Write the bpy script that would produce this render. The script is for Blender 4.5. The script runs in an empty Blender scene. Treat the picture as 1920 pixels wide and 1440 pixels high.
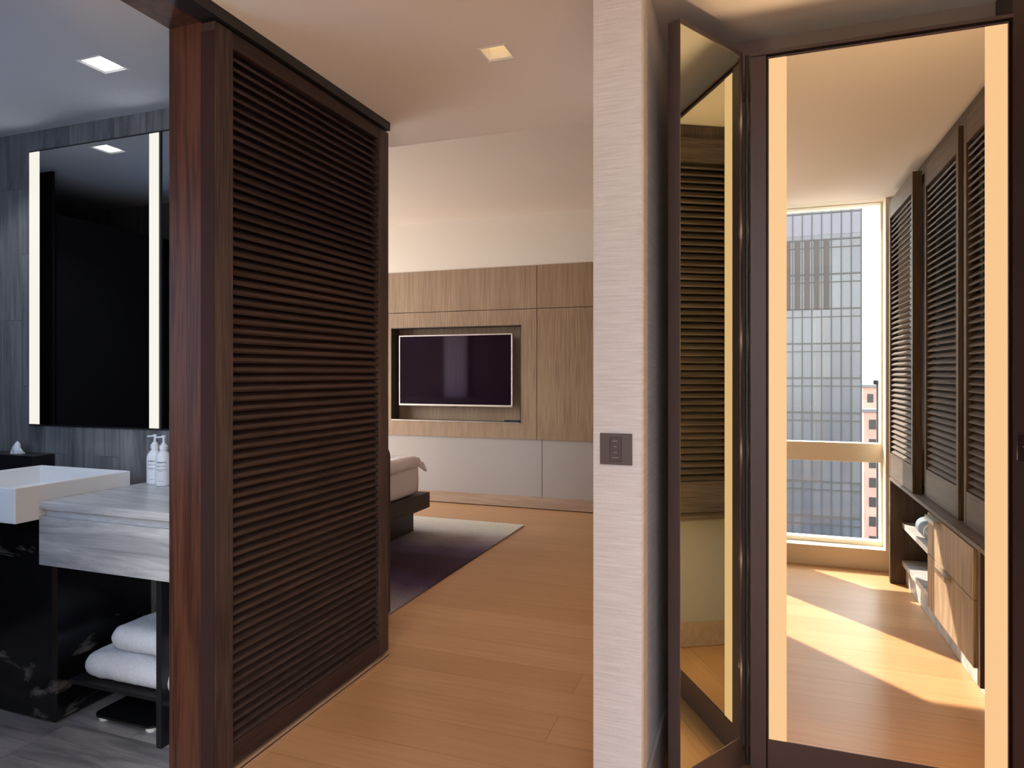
import bpy, bmesh, math, random
from mathutils import Vector, Matrix, noise
random.seed(7)
sc = bpy.context.scene
COL = sc.collection
# ------------------------------------------------------------------ camera, world, sun, exposure
F_PX = 1267.0
THETA = math.radians(19.87)
cam_data = bpy.data.cameras.new('camera')
cam_data.sensor_width = 36.0
cam_data.lens = 36.0 * F_PX / 1920.0
cam_data.shift_y = -20.0 / 1920.0
cam_data.clip_start = 0.02
cam_data.clip_end = 600
cam = bpy.data.objects.new('camera', cam_data)
COL.objects.link(cam)
cam.location = (0, 0, 1.3)
cam.rotation_euler = (math.radians(90), 0, THETA)
sc.camera = cam
sc.view_settings.view_transform = 'Standard'
sc.view_settings.look = 'None'
sc.view_settings.gamma = 1.0
sc.view_settings.use_curve_mapping = False
sc.view_settings.exposure = 0.35
sc.cycles.use_denoising = True
sc.cycles.max_bounces = 12
sc.cycles.diffuse_bounces = 6
sc.cycles.glossy_bounces = 6
sc.cycles.transparent_max_bounces = 12
sc.cycles.caustics_reflective = False
sc.cycles.caustics_refractive = False
sc.cycles.sample_clamp_indirect = 8.0

world = bpy.data.worlds.new('sky')
sc.world = world
world.use_nodes = True
wn = world.node_tree
wn.nodes.clear()
wo = wn.nodes.new('ShaderNodeOutputWorld')
wb = wn.nodes.new('ShaderNodeBackground')
wt = wn.nodes.new('ShaderNodeTexCoord')
ws = wn.nodes.new('ShaderNodeSeparateXYZ')
wr = wn.nodes.new('ShaderNodeValToRGB')
wr.color_ramp.elements[0].position = 0.46
wr.color_ramp.elements[0].color = (.34, .32, .30, 1)
wr.color_ramp.elements[1].position = 0.52
wr.color_ramp.elements[1].color = (.93, .96, 1, 1)
e = wr.color_ramp.elements.new(0.9)
e.color = (.72, .85, 1, 1)
wm = wn.nodes.new('ShaderNodeMath')
wm.operation = 'MULTIPLY_ADD'
wm.inputs[1].default_value = .5
wm.inputs[2].default_value = .5
wn.links.new(wt.outputs['Generated'], ws.inputs[0])
wn.links.new(ws.outputs['Z'], wm.inputs[0])
wn.links.new(wm.outputs[0], wr.inputs[0])
wn.links.new(wr.outputs[0], wb.inputs[0])
wb.inputs[1].default_value = 9.0
wn.links.new(wb.outputs[0], wo.inputs[0])

sun_data = bpy.data.lights.new('sun', 'SUN')
sun_data.energy = 13.0
sun_data.angle = math.radians(.6)
sun_data.color = (1, .88, .78)
sun = bpy.data.objects.new('sun', sun_data)
COL.objects.link(sun)
sun.location = (-6, -7, 8)
sun_dir = Vector((.68, .73, -.815))
sun.rotation_euler = sun_dir.to_track_quat('-Z', 'Y').to_euler()


def portal(loc, size, rot):
    d = bpy.data.lights.new('window_portal', 'AREA')
    d.shape = 'RECTANGLE'
    d.size, d.size_y = size
    d.cycles.is_portal = True
    o = bpy.data.objects.new('window_portal', d)
    o.location = loc
    o.rotation_euler = rot
    COL.objects.link(o)


portal((-.935, -.52, 1.3), (.85, 2.3), (math.radians(90), 0, 0))
portal((.41, -.52, 1.3), (.76, 2.3), (math.radians(90), 0, 0))
portal((-5.75, 4.6, 1.45), (3.0, 2.5), (math.radians(90), 0, math.radians(-90)))


def spot(loc, power, color, size=math.radians(110), blend=.6, radius=.04, aim=(0, 0, -1)):
    d = bpy.data.lights.new('spot_lamp', 'SPOT')
    d.energy = power
    d.color = color
    d.spot_size = size
    d.spot_blend = blend
    d.shadow_soft_size = radius
    o = bpy.data.objects.new('spot_lamp', d)
    o.location = loc
    o.rotation_euler = Vector(aim).to_track_quat('-Z', 'Y').to_euler()
    COL.objects.link(o)
    return o


WARM = (1, .66, .38)
NEUT = (1, .96, .90)
COOL = (.84, .92, 1)
HC = 2.455      # hall ceiling
BC = 2.43       # bathroom ceiling
spot((-.883, 2.274, HC - .01), 30, WARM, radius=0)
spot((-1.25, .15, 1.75), 25, (1, .74, .50), math.radians(150), .6, .08, (.25, .35, 1))     # added unseen uplight behind the camera, brightens the hall ceiling
day = bpy.data.lights.new('bedroom_daylight_fill', 'AREA')  # added area light outside the bedroom window, lifts the bedroom brightness
day.shape = 'RECTANGLE'
day.size, day.size_y = 3.0, 2.5
day.energy = 64
day.color = (1, .93, .86)
dayo = bpy.data.objects.new('bedroom_daylight_fill', day)
dayo.location = (-5.9, 4.6, 1.5)
dayo.rotation_euler = (0, math.radians(-90), 0)
COL.objects.link(dayo)
spot((-2.249, 1.817, BC - .01), 10, COOL, radius=0)
spot((-3.07, 1.87, BC - .01), 10, COOL, radius=0)

# ------------------------------------------------------------------ materials
MATS = {}


def newmat(name):
    m = bpy.data.materials.new(name)
    m.use_nodes = True
    nt = m.node_tree
    b = nt.nodes['Principled BSDF']
    MATS[name] = m
    return m, nt, b


def plain(name, col, rough=.5, metal=0.0, spec=.5, bump=0.0, bscale=200.0, noise_amt=0.0, nscale=6.0):
    m, nt, b = newmat(name)
    b.inputs['Base Color'].default_value = (*col, 1)
    b.inputs['Roughness'].default_value = rough
    b.inputs['Metallic'].default_value = metal
    b.inputs['Specular IOR Level'].default_value = spec
    tc = nt.nodes.new('ShaderNodeTexCoord')
    n = nt.nodes.new('ShaderNodeTexNoise')
    n.inputs['Scale'].default_value = nscale
    n.inputs['Detail'].default_value = 5
    nt.links.new(tc.outputs['Object'], n.inputs['Vector'])
    if noise_amt:
        r = nt.nodes.new('ShaderNodeValToRGB')
        a = 1 - noise_amt
        c = 1 + noise_amt
        r.color_ramp.elements[0].position = .3
        r.color_ramp.elements[1].position = .7
        r.color_ramp.elements[0].color = (col[0] * a, col[1] * a, col[2] * a, 1)
        r.color_ramp.elements[1].color = (col[0] * c, col[1] * c, col[2] * c, 1)
        nt.links.new(n.outputs['Fac'], r.inputs[0])
        nt.links.new(r.outputs[0], b.inputs['Base Color'])
    if bump:
        n2 = nt.nodes.new('ShaderNodeTexNoise')
        n2.inputs['Scale'].default_value = bscale
        nt.links.new(tc.outputs['Object'], n2.inputs['Vector'])
        bp = nt.nodes.new('ShaderNodeBump')
        bp.inputs['Strength'].default_value = bump
        bp.inputs['Distance'].default_value = .002
        nt.links.new(n2.outputs['Fac'], bp.inputs['Height'])
        nt.links.new(bp.outputs[0], b.inputs['Normal'])
    return m


def emis(name, col, strength):
    m, nt, b = newmat(name)
    b.inputs['Base Color'].default_value = (.05, .05, .05, 1)
    b.inputs['Emission Color'].default_value = (*col, 1)
    b.inputs['Emission Strength'].default_value = strength
    return m


def wood(name, light, dark, grain='Z', rough=.45, scale=1.0, contrast=1.0, bump=.25, cath=.5, match=0.0):
    """open-pored wood with the grain running along one axis"""
    m, nt, b = newmat(name)
    tc = nt.nodes.new('ShaderNodeTexCoord')
    mp = nt.nodes.new('ShaderNodeMapping')
    s = [14 * scale] * 3
    s['XYZ'.index(grain)] = .9 * scale
    mp.inputs['Scale'].default_value = s
    src = tc.outputs['Object']
    if match:                                    # bookmatched veneer leaves
        sx = nt.nodes.new('ShaderNodeSeparateXYZ')
        nt.links.new(src, sx.inputs[0])
        pp = nt.nodes.new('ShaderNodeMath')
        pp.operation = 'PINGPONG'
        pp.inputs[1].default_value = match
        nt.links.new(sx.outputs[0], pp.inputs[0])
        cx_ = nt.nodes.new('ShaderNodeCombineXYZ')
        nt.links.new(pp.outputs[0], cx_.inputs[0])
        nt.links.new(sx.outputs[1], cx_.inputs[1])
        nt.links.new(sx.outputs[2], cx_.inputs[2])
        src = cx_.outputs[0]
    nt.links.new(src, mp.inputs[0])
    n1 = nt.nodes.new('ShaderNodeTexNoise')     # cathedral figure
    n1.inputs['Scale'].default_value = .9
    n1.inputs['Detail'].default_value = 2
    n1.inputs['Distortion'].default_value = .6
    nt.links.new(mp.outputs[0], n1.inputs['Vector'])
    mul = nt.nodes.new('ShaderNodeMath')
    mul.operation = 'MULTIPLY'
    mul.inputs[1].default_value = 22
    nt.links.new(n1.outputs['Fac'], mul.inputs[0])
    sn = nt.nodes.new('ShaderNodeMath')
    sn.operation = 'SINE'
    nt.links.new(mul.outputs[0], sn.inputs[0])
    mp2 = nt.nodes.new('ShaderNodeMapping')
    s2 = [260 * scale] * 3
    s2['XYZ'.index(grain)] = 5 * scale
    mp2.inputs['Scale'].default_value = s2
    nt.links.new(src, mp2.inputs[0])
    n2 = nt.nodes.new('ShaderNodeTexNoise')     # pores
    n2.inputs['Scale'].default_value = 1.0
    n2.inputs['Detail'].default_value = 3
    nt.links.new(mp2.outputs[0], n2.inputs['Vector'])
    ma = nt.nodes.new('ShaderNodeMath')
    ma.operation = 'MULTIPLY_ADD'
    ma.inputs[1].default_value = .13 * cath * contrast
    nt.links.new(sn.outputs[0], ma.inputs[0])
    nt.links.new(n2.outputs['Fac'], ma.inputs[2])
    r = nt.nodes.new('ShaderNodeValToRGB')
    r.color_ramp.elements[0].position = .32
    r.color_ramp.elements[1].position = .66
    r.color_ramp.elements[0].color = (*dark, 1)
    r.color_ramp.elements[1].color = (*light, 1)
    nt.links.new(ma.outputs[0], r.inputs[0])
    nt.links.new(r.outputs[0], b.inputs['Base Color'])
    b.inputs['Roughness'].default_value = rough
    b.inputs['Specular IOR Level'].default_value = .28
    bp = nt.nodes.new('ShaderNodeBump')
    bp.inputs['Strength'].default_value = bump
    bp.inputs['Distance'].default_value = .001
    nt.links.new(ma.outputs[0], bp.inputs['Height'])
    nt.links.new(bp.outputs[0], b.inputs['Normal'])
    return m


def planks(name, c1, c2, seam, w=1.9, h=.19, rough=.36):
    m, nt, b = newmat(name)
    tc = nt.nodes.new('ShaderNodeTexCoord')
    br = nt.nodes.new('ShaderNodeTexBrick')
    br.offset = .37
    br.inputs['Scale'].default_value = 1
    br.inputs['Brick Width'].default_value = w
    br.inputs['Row Height'].default_value = h
    br.inputs['Mortar Size'].default_value = .0011
    br.inputs['Mortar Smooth'].default_value = .2
    br.inputs['Bias'].default_value = 0
    br.inputs['Color1'].default_value = (*c1, 1)
    br.inputs['Color2'].default_value = (*c2, 1)
    br.inputs['Mortar'].default_value = (*seam, 1)
    nt.links.new(tc.outputs['Object'], br.inputs['Vector'])
    mp = nt.nodes.new('ShaderNodeMapping')
    mp.inputs['Scale'].default_value = (1.2, 22, 1)
    nt.links.new(tc.outputs['Object'], mp.inputs[0])
    n1 = nt.nodes.new('ShaderNodeTexNoise')
    n1.inputs['Scale'].default_value = 2.2
    n1.inputs['Detail'].default_value = 8
    n1.inputs['Distortion'].default_value = .5
    nt.links.new(mp.outputs[0], n1.inputs['Vector'])
    r = nt.nodes.new('ShaderNodeValToRGB')
    r.color_ramp.elements[0].position = .3
    r.color_ramp.elements[1].position = .7
    r.color_ramp.elements[0].color = (.90, .89, .87, 1)
    r.color_ramp.elements[1].color = (1.04, 1.04, 1.04, 1)
    nt.links.new(n1.outputs['Fac'], r.inputs[0])
    mx = nt.nodes.new('ShaderNodeMix')
    mx.data_type = 'RGBA'
    mx.blend_type = 'MULTIPLY'
    mx.inputs[0].default_value = 1
    nt.links.new(br.outputs['Color'], mx.inputs[6])
    nt.links.new(r.outputs[0], mx.inputs[7])
    nt.links.new(mx.outputs[2], b.inputs['Base Color'])
    b.inputs['Roughness'].default_value = rough
    bp = nt.nodes.new('ShaderNodeBump')
    bp.inputs['Strength'].default_value = .12
    bp.inputs['Distance'].default_value = .001
    nt.links.new(n1.outputs['Fac'], bp.inputs['Height'])
    nt.links.new(bp.outputs[0], b.inputs['Normal'])
    return m


def travertine(name, light, dark, vein='Z', tile=None, rough=.4, vs=1.0, seam=.5):
    """vein-cut stone: streaks along one axis, optionally laid as tiles (u axis, v axis, width, height)"""
    m, nt, b = newmat(name)
    tc = nt.nodes.new('ShaderNodeTexCoord')
    sep = nt.nodes.new('ShaderNodeSeparateXYZ')
    nt.links.new(tc.outputs['Object'], sep.inputs[0])
    vec = tc.outputs['Object']
    br = None
    if tile:
        u, v, tw, th = tile
        cmb = nt.nodes.new('ShaderNodeCombineXYZ')
        nt.links.new(sep.outputs[u], cmb.inputs[0])
        nt.links.new(sep.outputs[v], cmb.inputs[1])
        br = nt.nodes.new('ShaderNodeTexBrick')
        br.offset = .5
        br.inputs['Scale'].default_value = 1
        br.inputs['Brick Width'].default_value = tw
        br.inputs['Row Height'].default_value = th
        br.inputs['Mortar Size'].default_value = .0014
        br.inputs['Color1'].default_value = (.82, .82, .82, 1)
        br.inputs['Color2'].default_value = (1.08, 1.06, 1.04, 1)
        br.inputs['Mortar'].default_value = (seam, seam, seam, 1)
        nt.links.new(cmb.outputs[0], br.inputs['Vector'])
        # shift the veining from tile to tile
        ad = nt.nodes.new('ShaderNodeVectorMath')
        ad.operation = 'MULTIPLY_ADD'
        nt.links.new(br.outputs['Color'], ad.inputs[0])
        ad.inputs[1].default_value = (3, 3, 3)
        nt.links.new(vec, ad.inputs[2])
        vec = ad.outputs[0]
    mp = nt.nodes.new('ShaderNodeMapping')
    s = [16 * vs] * 3
    s['XYZ'.index(vein)] = 1.3 * vs
    mp.inputs['Scale'].default_value = s
    nt.links.new(vec, mp.inputs[0])
    n = nt.nodes.new('ShaderNodeTexNoise')
    n.inputs['Scale'].default_value = 1
    n.inputs['Detail'].default_value = 9
    n.inputs['Roughness'].default_value = .68
    n.inputs['Distortion'].default_value = .9
    nt.links.new(mp.outputs[0], n.inputs['Vector'])
    r = nt.nodes.new('ShaderNodeValToRGB')
    r.color_ramp.elements[0].position = .34
    r.color_ramp.elements[1].position = .64
    r.color_ramp.elements[0].color = (*dark, 1)
    r.color_ramp.elements[1].color = (*light, 1)
    nt.links.new(n.outputs['Fac'], r.inputs[0])
    out = r.outputs[0]
    if br:
        mx = nt.nodes.new('ShaderNodeMix')
        mx.data_type = 'RGBA'
        mx.blend_type = 'MULTIPLY'
        mx.inputs[0].default_value = 1
        nt.links.new(out, mx.inputs[6])
        nt.links.new(br.outputs['Color'], mx.inputs[7])
        out = mx.outputs[2]
    nt.links.new(out, b.inputs['Base Color'])
    b.inputs['Roughness'].default_value = rough
    bp = nt.nodes.new('ShaderNodeBump')
    bp.inputs['Strength'].default_value = .2
    bp.inputs['Distance'].default_value = .002
    nt.links.new(n.outputs['Fac'], bp.inputs['Height'])
    nt.links.new(bp.outputs[0], b.inputs['Normal'])
    return m


def marble_black(name):
    m, nt, b = newmat(name)
    tc = nt.nodes.new('ShaderNodeTexCoord')
    mp = nt.nodes.new('ShaderNodeMapping')
    mp.inputs['Rotation'].default_value = (.2, .5, .4)
    mp.inputs['Scale'].default_value = (1, 1, 2.4)
    nt.links.new(tc.outputs['Object'], mp.inputs[0])
    n = nt.nodes.new('ShaderNodeTexNoise')
    n.inputs['Scale'].default_value = 2.6
    n.inputs['Detail'].default_value = 9
    n.inputs['Roughness'].default_value = .62
    n.inputs['Distortion'].default_value = 1.6
    nt.links.new(mp.outputs[0], n.inputs['Vector'])
    r = nt.nodes.new('ShaderNodeValToRGB')
    r.color_ramp.elements[0].position = .60
    r.color_ramp.elements[1].position = .72
    r.color_ramp.elements[0].color = (.006, .006, .008, 1)
    r.color_ramp.elements[1].color = (.16, .15, .15, 1)
    nt.links.new(n.outputs['Fac'], r.inputs[0])
    nt.links.new(r.outputs[0], b.inputs['Base Color'])
    b.inputs['Roughness'].default_value = .16
    return m


def grasscloth(name, c1, c2):
    m, nt, b = newmat(name)
    tc = nt.nodes.new('ShaderNodeTexCoord')
    mp = nt.nodes.new('ShaderNodeMapping')
    mp.inputs['Scale'].default_value = (9, 9, 190)
    nt.links.new(tc.outputs['Object'], mp.inputs[0])
    n = nt.nodes.new('ShaderNodeTexNoise')
    n.inputs['Scale'].default_value = 1
    n.inputs['Detail'].default_value = 4
    nt.links.new(mp.outputs[0], n.inputs['Vector'])
    mp2 = nt.nodes.new('ShaderNodeMapping')
    mp2.inputs['Scale'].default_value = (500, 500, 60)
    nt.links.new(tc.outputs['Object'], mp2.inputs[0])
    n2 = nt.nodes.new('ShaderNodeTexNoise')
    n2.inputs['Scale'].default_value = 1
    nt.links.new(mp2.outputs[0], n2.inputs['Vector'])
    a = nt.nodes.new('ShaderNodeMath')
    a.operation = 'MULTIPLY_ADD'
    a.inputs[1].default_value = .3
    nt.links.new(n2.outputs['Fac'], a.inputs[0])
    nt.links.new(n.outputs['Fac'], a.inputs[2])
    r = nt.nodes.new('ShaderNodeValToRGB')
    r.color_ramp.elements[0].position = .40
    r.color_ramp.elements[1].position = .85
    r.color_ramp.elements[0].color = (*c2, 1)
    r.color_ramp.elements[1].color = (*c1, 1)
    nt.links.new(a.outputs[0], r.inputs[0])
    nt.links.new(r.outputs[0], b.inputs['Base Color'])
    b.inputs['Roughness'].default_value = .85
    bp = nt.nodes.new('ShaderNodeBump')
    bp.inputs['Strength'].default_value = .35
    bp.inputs['Distance'].default_value = .0015
    nt.links.new(a.outputs[0], bp.inputs['Height'])
    nt.links.new(bp.outputs[0], b.inputs['Normal'])
    return m


def rug_mat(name, y0, y1):
    m, nt, b = newmat(name)
    tc = nt.nodes.new('ShaderNodeTexCoord')
    sp = nt.nodes.new('ShaderNodeSeparateXYZ')
    nt.links.new(tc.outputs['Object'], sp.inputs[0])
    n = nt.nodes.new('ShaderNodeTexNoise')
    n.inputs['Scale'].default_value = 2.2
    n.inputs['Detail'].default_value = 8
    n.inputs['Roughness'].default_value = .7
    nt.links.new(tc.outputs['Object'], n.inputs['Vector'])
    mr = nt.nodes.new('ShaderNodeMapRange')
    mr.inputs[1].default_value = y0
    mr.inputs[2].default_value = y1
    nt.links.new(sp.outputs['Y'], mr.inputs[0])
    a = nt.nodes.new('ShaderNodeMath')
    a.operation = 'MULTIPLY_ADD'
    a.inputs[1].default_value = .22
    nt.links.new(n.outputs['Fac'], a.inputs[0])
    nt.links.new(mr.outputs[0], a.inputs[2])
    s = nt.nodes.new('ShaderNodeMath')
    s.operation = 'SUBTRACT'
    s.inputs[1].default_value = .11
    nt.links.new(a.outputs[0], s.inputs[0])
    r = nt.nodes.new('ShaderNodeValToRGB')
    cr = r.color_ramp
    cr.elements[0].position = 0
    cr.elements[0].color = (.30, .27, .28, 1)
    cr.elements[1].position = 1
    cr.elements[1].color = (.60, .55, .46, 1)
    for p, c in ((.14, (.16, .13, .17)), (.24, (.07, .045, .10)), (.36, (.045, .025, .04)), (.48, (.055, .035, .055)),
                 (.58, (.11, .085, .15)), (.70, (.26, .23, .25)), (.84, (.50, .47, .42))):
        q = cr.elements.new(p)
        q.color = (*c, 1)
    nt.links.new(s.outputs[0], r.inputs[0])
    n3 = nt.nodes.new('ShaderNodeTexNoise')
    n3.inputs['Scale'].default_value = 90
    n3.inputs['Detail'].default_value = 4
    nt.links.new(tc.outputs['Object'], n3.inputs['Vector'])
    mx = nt.nodes.new('ShaderNodeMix')
    mx.data_type = 'RGBA'
    mx.blend_type = 'OVERLAY'
    mx.inputs[0].default_value = .5
    nt.links.new(r.outputs[0], mx.inputs[6])
    nt.links.new(n3.outputs['Fac'], mx.inputs[7])
    nt.links.new(mx.outputs[2], b.inputs['Base Color'])
    b.inputs['Roughness'].default_value = .95
    b.inputs['Specular IOR Level'].default_value = .1
    return m


def facade(name, base, var, mw, mh, rough=.15, spec=.6):
    m, nt, b = newmat(name)
    tc = nt.nodes.new('ShaderNodeTexCoord')
    mp = nt.nodes.new('ShaderNodeMapping')
    mp.inputs['Scale'].default_value = (1 / mw, 0, 1 / mh)
    nt.links.new(tc.outputs['Object'], mp.inputs[0])
    fl = nt.nodes.new('ShaderNodeVectorMath')
    fl.operation = 'FLOOR'
    nt.links.new(mp.outputs[0], fl.inputs[0])
    wn_ = nt.nodes.new('ShaderNodeTexWhiteNoise')
    nt.links.new(fl.outputs[0], wn_.inputs['Vector'])
    n = nt.nodes.new('ShaderNodeTexNoise')
    n.inputs['Scale'].default_value = .12
    n.inputs['Detail'].default_value = 4
    nt.links.new(tc.outputs['Object'], n.inputs['Vector'])
    a = nt.nodes.new('ShaderNodeMath')
    a.operation = 'MULTIPLY_ADD'
    a.inputs[1].default_value = .28
    nt.links.new(wn_.outputs['Value'], a.inputs[0])
    nt.links.new(n.outputs['Fac'], a.inputs[2])
    r = nt.nodes.new('ShaderNodeValToRGB')
    r.color_ramp.elements[0].position = .35
    r.color_ramp.elements[1].position = .9
    r.color_ramp.elements[0].color = (*base, 1)
    r.color_ramp.elements[1].color = (*var, 1)
    nt.links.new(a.outputs[0], r.inputs[0])
    nt.links.new(r.outputs[0], b.inputs['Base Color'])
    b.inputs['Roughness'].default_value = rough
    b.inputs['Specular IOR Level'].default_value = spec
    return m


def glass(name, tint=(1, 1, 1)):
    m, nt, b = newmat(name)
    nt.nodes.remove(b)
    out = nt.nodes['Material Output']
    t = nt.nodes.new('ShaderNodeBsdfTransparent')
    t.inputs[0].default_value = (*tint, 1)
    g = nt.nodes.new('ShaderNodeBsdfGlossy')
    g.inputs['Roughness'].default_value = .01
    lw = nt.nodes.new('ShaderNodeLayerWeight')
    pw = nt.nodes.new('ShaderNodeMath')
    pw.operation = 'POWER'
    pw.inputs[1].default_value = 4.0
    nt.links.new(lw.outputs['Facing'], pw.inputs[0])
    fr = nt.nodes.new('ShaderNodeMath')
    fr.operation = 'MULTIPLY_ADD'
    fr.inputs[1].default_value = .5
    fr.inputs[2].default_value = .03
    nt.links.new(pw.outputs[0], fr.inputs[0])
    mx = nt.nodes.new('ShaderNodeMixShader')
    nt.links.new(fr.outputs[0], mx.inputs[0])
    nt.links.new(t.outputs[0], mx.inputs[1])
    nt.links.new(g.outputs[0], mx.inputs[2])
    nt.links.new(mx.outputs[0], out.inputs[0])
    return m


oak_floor = planks('oak_planks', (.53, .30, .15), (.47, .255, .12), (.24, .12, .06))
tile_floor = travertine('grey_travertine_floor', (.46, .43, .43), (.17, .165, .18), vein='X', tile=(0, 1, .6, .3), rough=.3)
stone_wall = travertine('grey_travertine_wall', (.27, .265, .27), (.10, .098, .105), vein='Z', tile=(2, 0, .62, .155), rough=.5)
stone_slab = travertine('silver_travertine', (.58, .575, .58), (.25, .26, .28), vein='X', rough=.35, vs=1.1)
black_marble = marble_black('black_marble')
paint_ceiling = plain('ceiling_paint', (.84, .78, .72), .9, spec=.1)
paint_bath = plain('bathroom_ceiling_paint', (.52, .52, .54), .9, spec=.1)
paint_wall = plain('wall_paint', (.76, .70, .62), .85, spec=.15)
wenge = wood('dark_stained_oak', (.080, .050, .042), (.030, .018, .016), 'Z', rough=.48)
wenge_smooth = plain('dark_brown_lacquer', (.042, .022, .021), .35, noise_amt=.08)
wenge_x = wood('dark_stained_oak_crosswise', (.056, .032, .026), (.025, .014, .012), 'Y', rough=.5)
jamb_wood = wood('reddish_brown_oak', (.105, .038, .021), (.045, .017, .010), 'Z', rough=.45, cath=1.0)
cab_wood = wood('smoked_oak', (.115, .085, .068), (.055, .038, .030), 'Z', rough=.5)
cab_wood_y = wood('smoked_oak_crosswise', (.13, .10, .082), (.062, .044, .036), 'Y', rough=.45)
veneer = wood('pale_oak_veneer', (.36, .255, .165), (.235, .158, .10), 'Z', rough=.6, scale=.8, cath=.55, match=.21)
drawer_wood = wood('grey_oak_veneer', (.42, .32, .22), (.18, .12, .08), 'Z', rough=.5, cath=.5)
board_oak = wood('oak_baseboard', (.42, .31, .23), (.32, .22, .15), 'X', rough=.6)
threshold_oak = wood('oak_threshold', (.50, .30, .18), (.38, .22, .12), 'Y', rough=.4)
grey_panel = plain('warm_grey_panel', (.37, .34, .315), .6, spec=.2)
cloth_wall = grasscloth('woven_wallcovering', (.72, .68, .675), (.57, .53, .525))
cloth_side = cloth_wall
black_metal = plain('black_metal', (.012, .011, .013), .4)
edge_brown = plain('reddish_brown_edging', (.036, .017, .016), .75, spec=.15)
header_shade = plain('shaded_header_paint', (.33, .255, .22), .9, spec=.1)  # shadow above the mirror door, put into the colour of the header strip
bronze = plain('dark_bronze_metal', (.085, .060, .060), .38, metal=.35)
matt_black = plain('matt_black_panel', (.008, .007, .008), .9, spec=.1)
chrome = plain('brushed_steel', (.62, .58, .52), .3, metal=1)
mirror_m = plain('mirror_silvering', (.88, .84, .74), .0, metal=1)
mirror_leaf = plain('mirror_silvering_green', (.72, .76, .62), .0, metal=1)
mirror_bath = plain('mirror_silvering_bath', (.62, .64, .66), .0, metal=1)
led_warm = emis('warm_light_strip', (1.0, .60, .28), .72)
led_white = emis('white_light_strip', (1.0, .965, .86), .72)
lamp_warm = emis('warm_lamp', (1, .66, .26), 1.3)
lamp_white = emis('white_lamp', (1, .98, .93), 3.0)
white_solid = plain('white_solid_surface', (.80, .78, .77), .35)
white_frame = plain('cream_window_frame', (.78, .72, .60), .4)
bottle_white = plain('white_plastic', (.80, .80, .84), .35)
ink = plain('dark_print', (.03, .03, .035), .6)
tissue_m = plain('white_tissue', (.80, .80, .80), .9, bump=.3, bscale=90)
towel_m = plain('white_terry', (.72, .73, .78), .97, bump=1.0, bscale=420, noise_amt=.07, nscale=120)
scale_black = plain('black_glass', (.01, .01, .012), .15)
linen = plain('white_linen', (.72, .62, .60), .9, bump=.15, bscale=300)
dark_leather = plain('dark_leather', (.018, .012, .012), .45)
bed_wood = wood('dark_walnut', (.045, .026, .022), (.022, .012, .010), 'Y', rough=.45)
tv_bezel = plain('silver_bezel', (.75, .68, .62), .35, metal=.6)
tv_screen = plain('tv_screen', (.008, .002, .009), .06, spec=.55)
switch_plate_m = plain('grey_brown_plate', (.105, .075, .075), .4, metal=.2)
switch_btn = plain('grey_brown_button', (.09, .062, .062), .35, metal=.2)
print_pale = plain('pale_print', (.42, .36, .37), .6)
white_print = plain('white_print', (.8, .76, .76), .6)
mat_blue = plain('blue_grey_foam', (.15, .20, .26), .8)
cream_band = plain('cream_strap', (.6, .56, .48), .8)
pane = glass('window_glass', (.97, .97, .97))
fm, fnt, fb = newmat('frosted_fill_glass')  # bluish translucent pane for the added bathroom window
fnt.nodes.remove(fb)
ftr = fnt.nodes.new('ShaderNodeBsdfTranslucent')
ftr.inputs[0].default_value = (.40, .49, .60, 1)
fnt.links.new(ftr.outputs[0], fnt.nodes['Material Output'].inputs[0])
frosted = fm
tower_glass = facade('tower_glass', (.014, .020, .036), (.042, .050, .066), .958, 3.72)
tower_band = plain('tower_pale_band', (.060, .060, .088), .3)
tower_line = plain('tower_mullion', (.010, .011, .014), .5)
tower_vent = plain('tower_vent_louver', (.014, .009, .009), .6)
brick_pink = facade('pink_brick', (.30, .17, .15), (.42, .26, .22), 3, 3, rough=.8, spec=.1)
cream_wall = plain('cream_render', (.55, .50, .42), .8)
roof_grey = plain('roof_grey', (.12, .12, .13), .9)
street_m = plain('street_asphalt', (.32, .30, .28), .9, noise_amt=.3, nscale=.1)


# ------------------------------------------------------------------ geometry helpers
def box(bm, x0, x1, y0, y1, z0, z1, mi=0):
    if x0 > x1: x0, x1 = x1, x0
    if y0 > y1: y0, y1 = y1, y0
    if z0 > z1: z0, z1 = z1, z0
    v = [bm.verts.new(p) for p in ((x0, y0, z0), (x1, y0, z0), (x1, y1, z0), (x0, y1, z0),
                                   (x0, y0, z1), (x1, y0, z1), (x1, y1, z1), (x0, y1, z1))]
    fs = []
    for q in ((0, 3, 2, 1), (4, 5, 6, 7), (0, 1, 5, 4), (1, 2, 6, 5), (2, 3, 7, 6), (3, 0, 4, 7)):
        f = bm.faces.new([v[i] for i in q])
        f.material_index = mi
        fs.append(f)
    return v


def obj(name, bm, mats, parent=None, bevel=0.0, seg=2, smooth=False, xf=None):
    if xf is not None:
        bmesh.ops.transform(bm, matrix=xf, verts=bm.verts)
    if parent is not None:
        off = Vector((0, 0, 0))
        p = parent
        while p is not None:
            off += Vector(p.location)
            p = p.parent
        bmesh.ops.translate(bm, verts=bm.verts, vec=-off)
    me = bpy.data.meshes.new(name)
    bm.to_mesh(me)
    bm.free()
    if not isinstance(mats, (list, tuple)):
        mats = [mats]
    for m in mats:
        me.materials.append(m)
    o = bpy.data.objects.new(name, me)
    COL.objects.link(o)
    if parent is not None:
        o.parent = parent
    if bevel:
        b = o.modifiers.new('bevel', 'BEVEL')
        b.width = bevel
        b.segments = seg
        b.limit_method = 'ANGLE'
        b.angle_limit = math.radians(40)
    if smooth:
        for p in me.polygons:
            p.use_smooth = True
    return o


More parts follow.
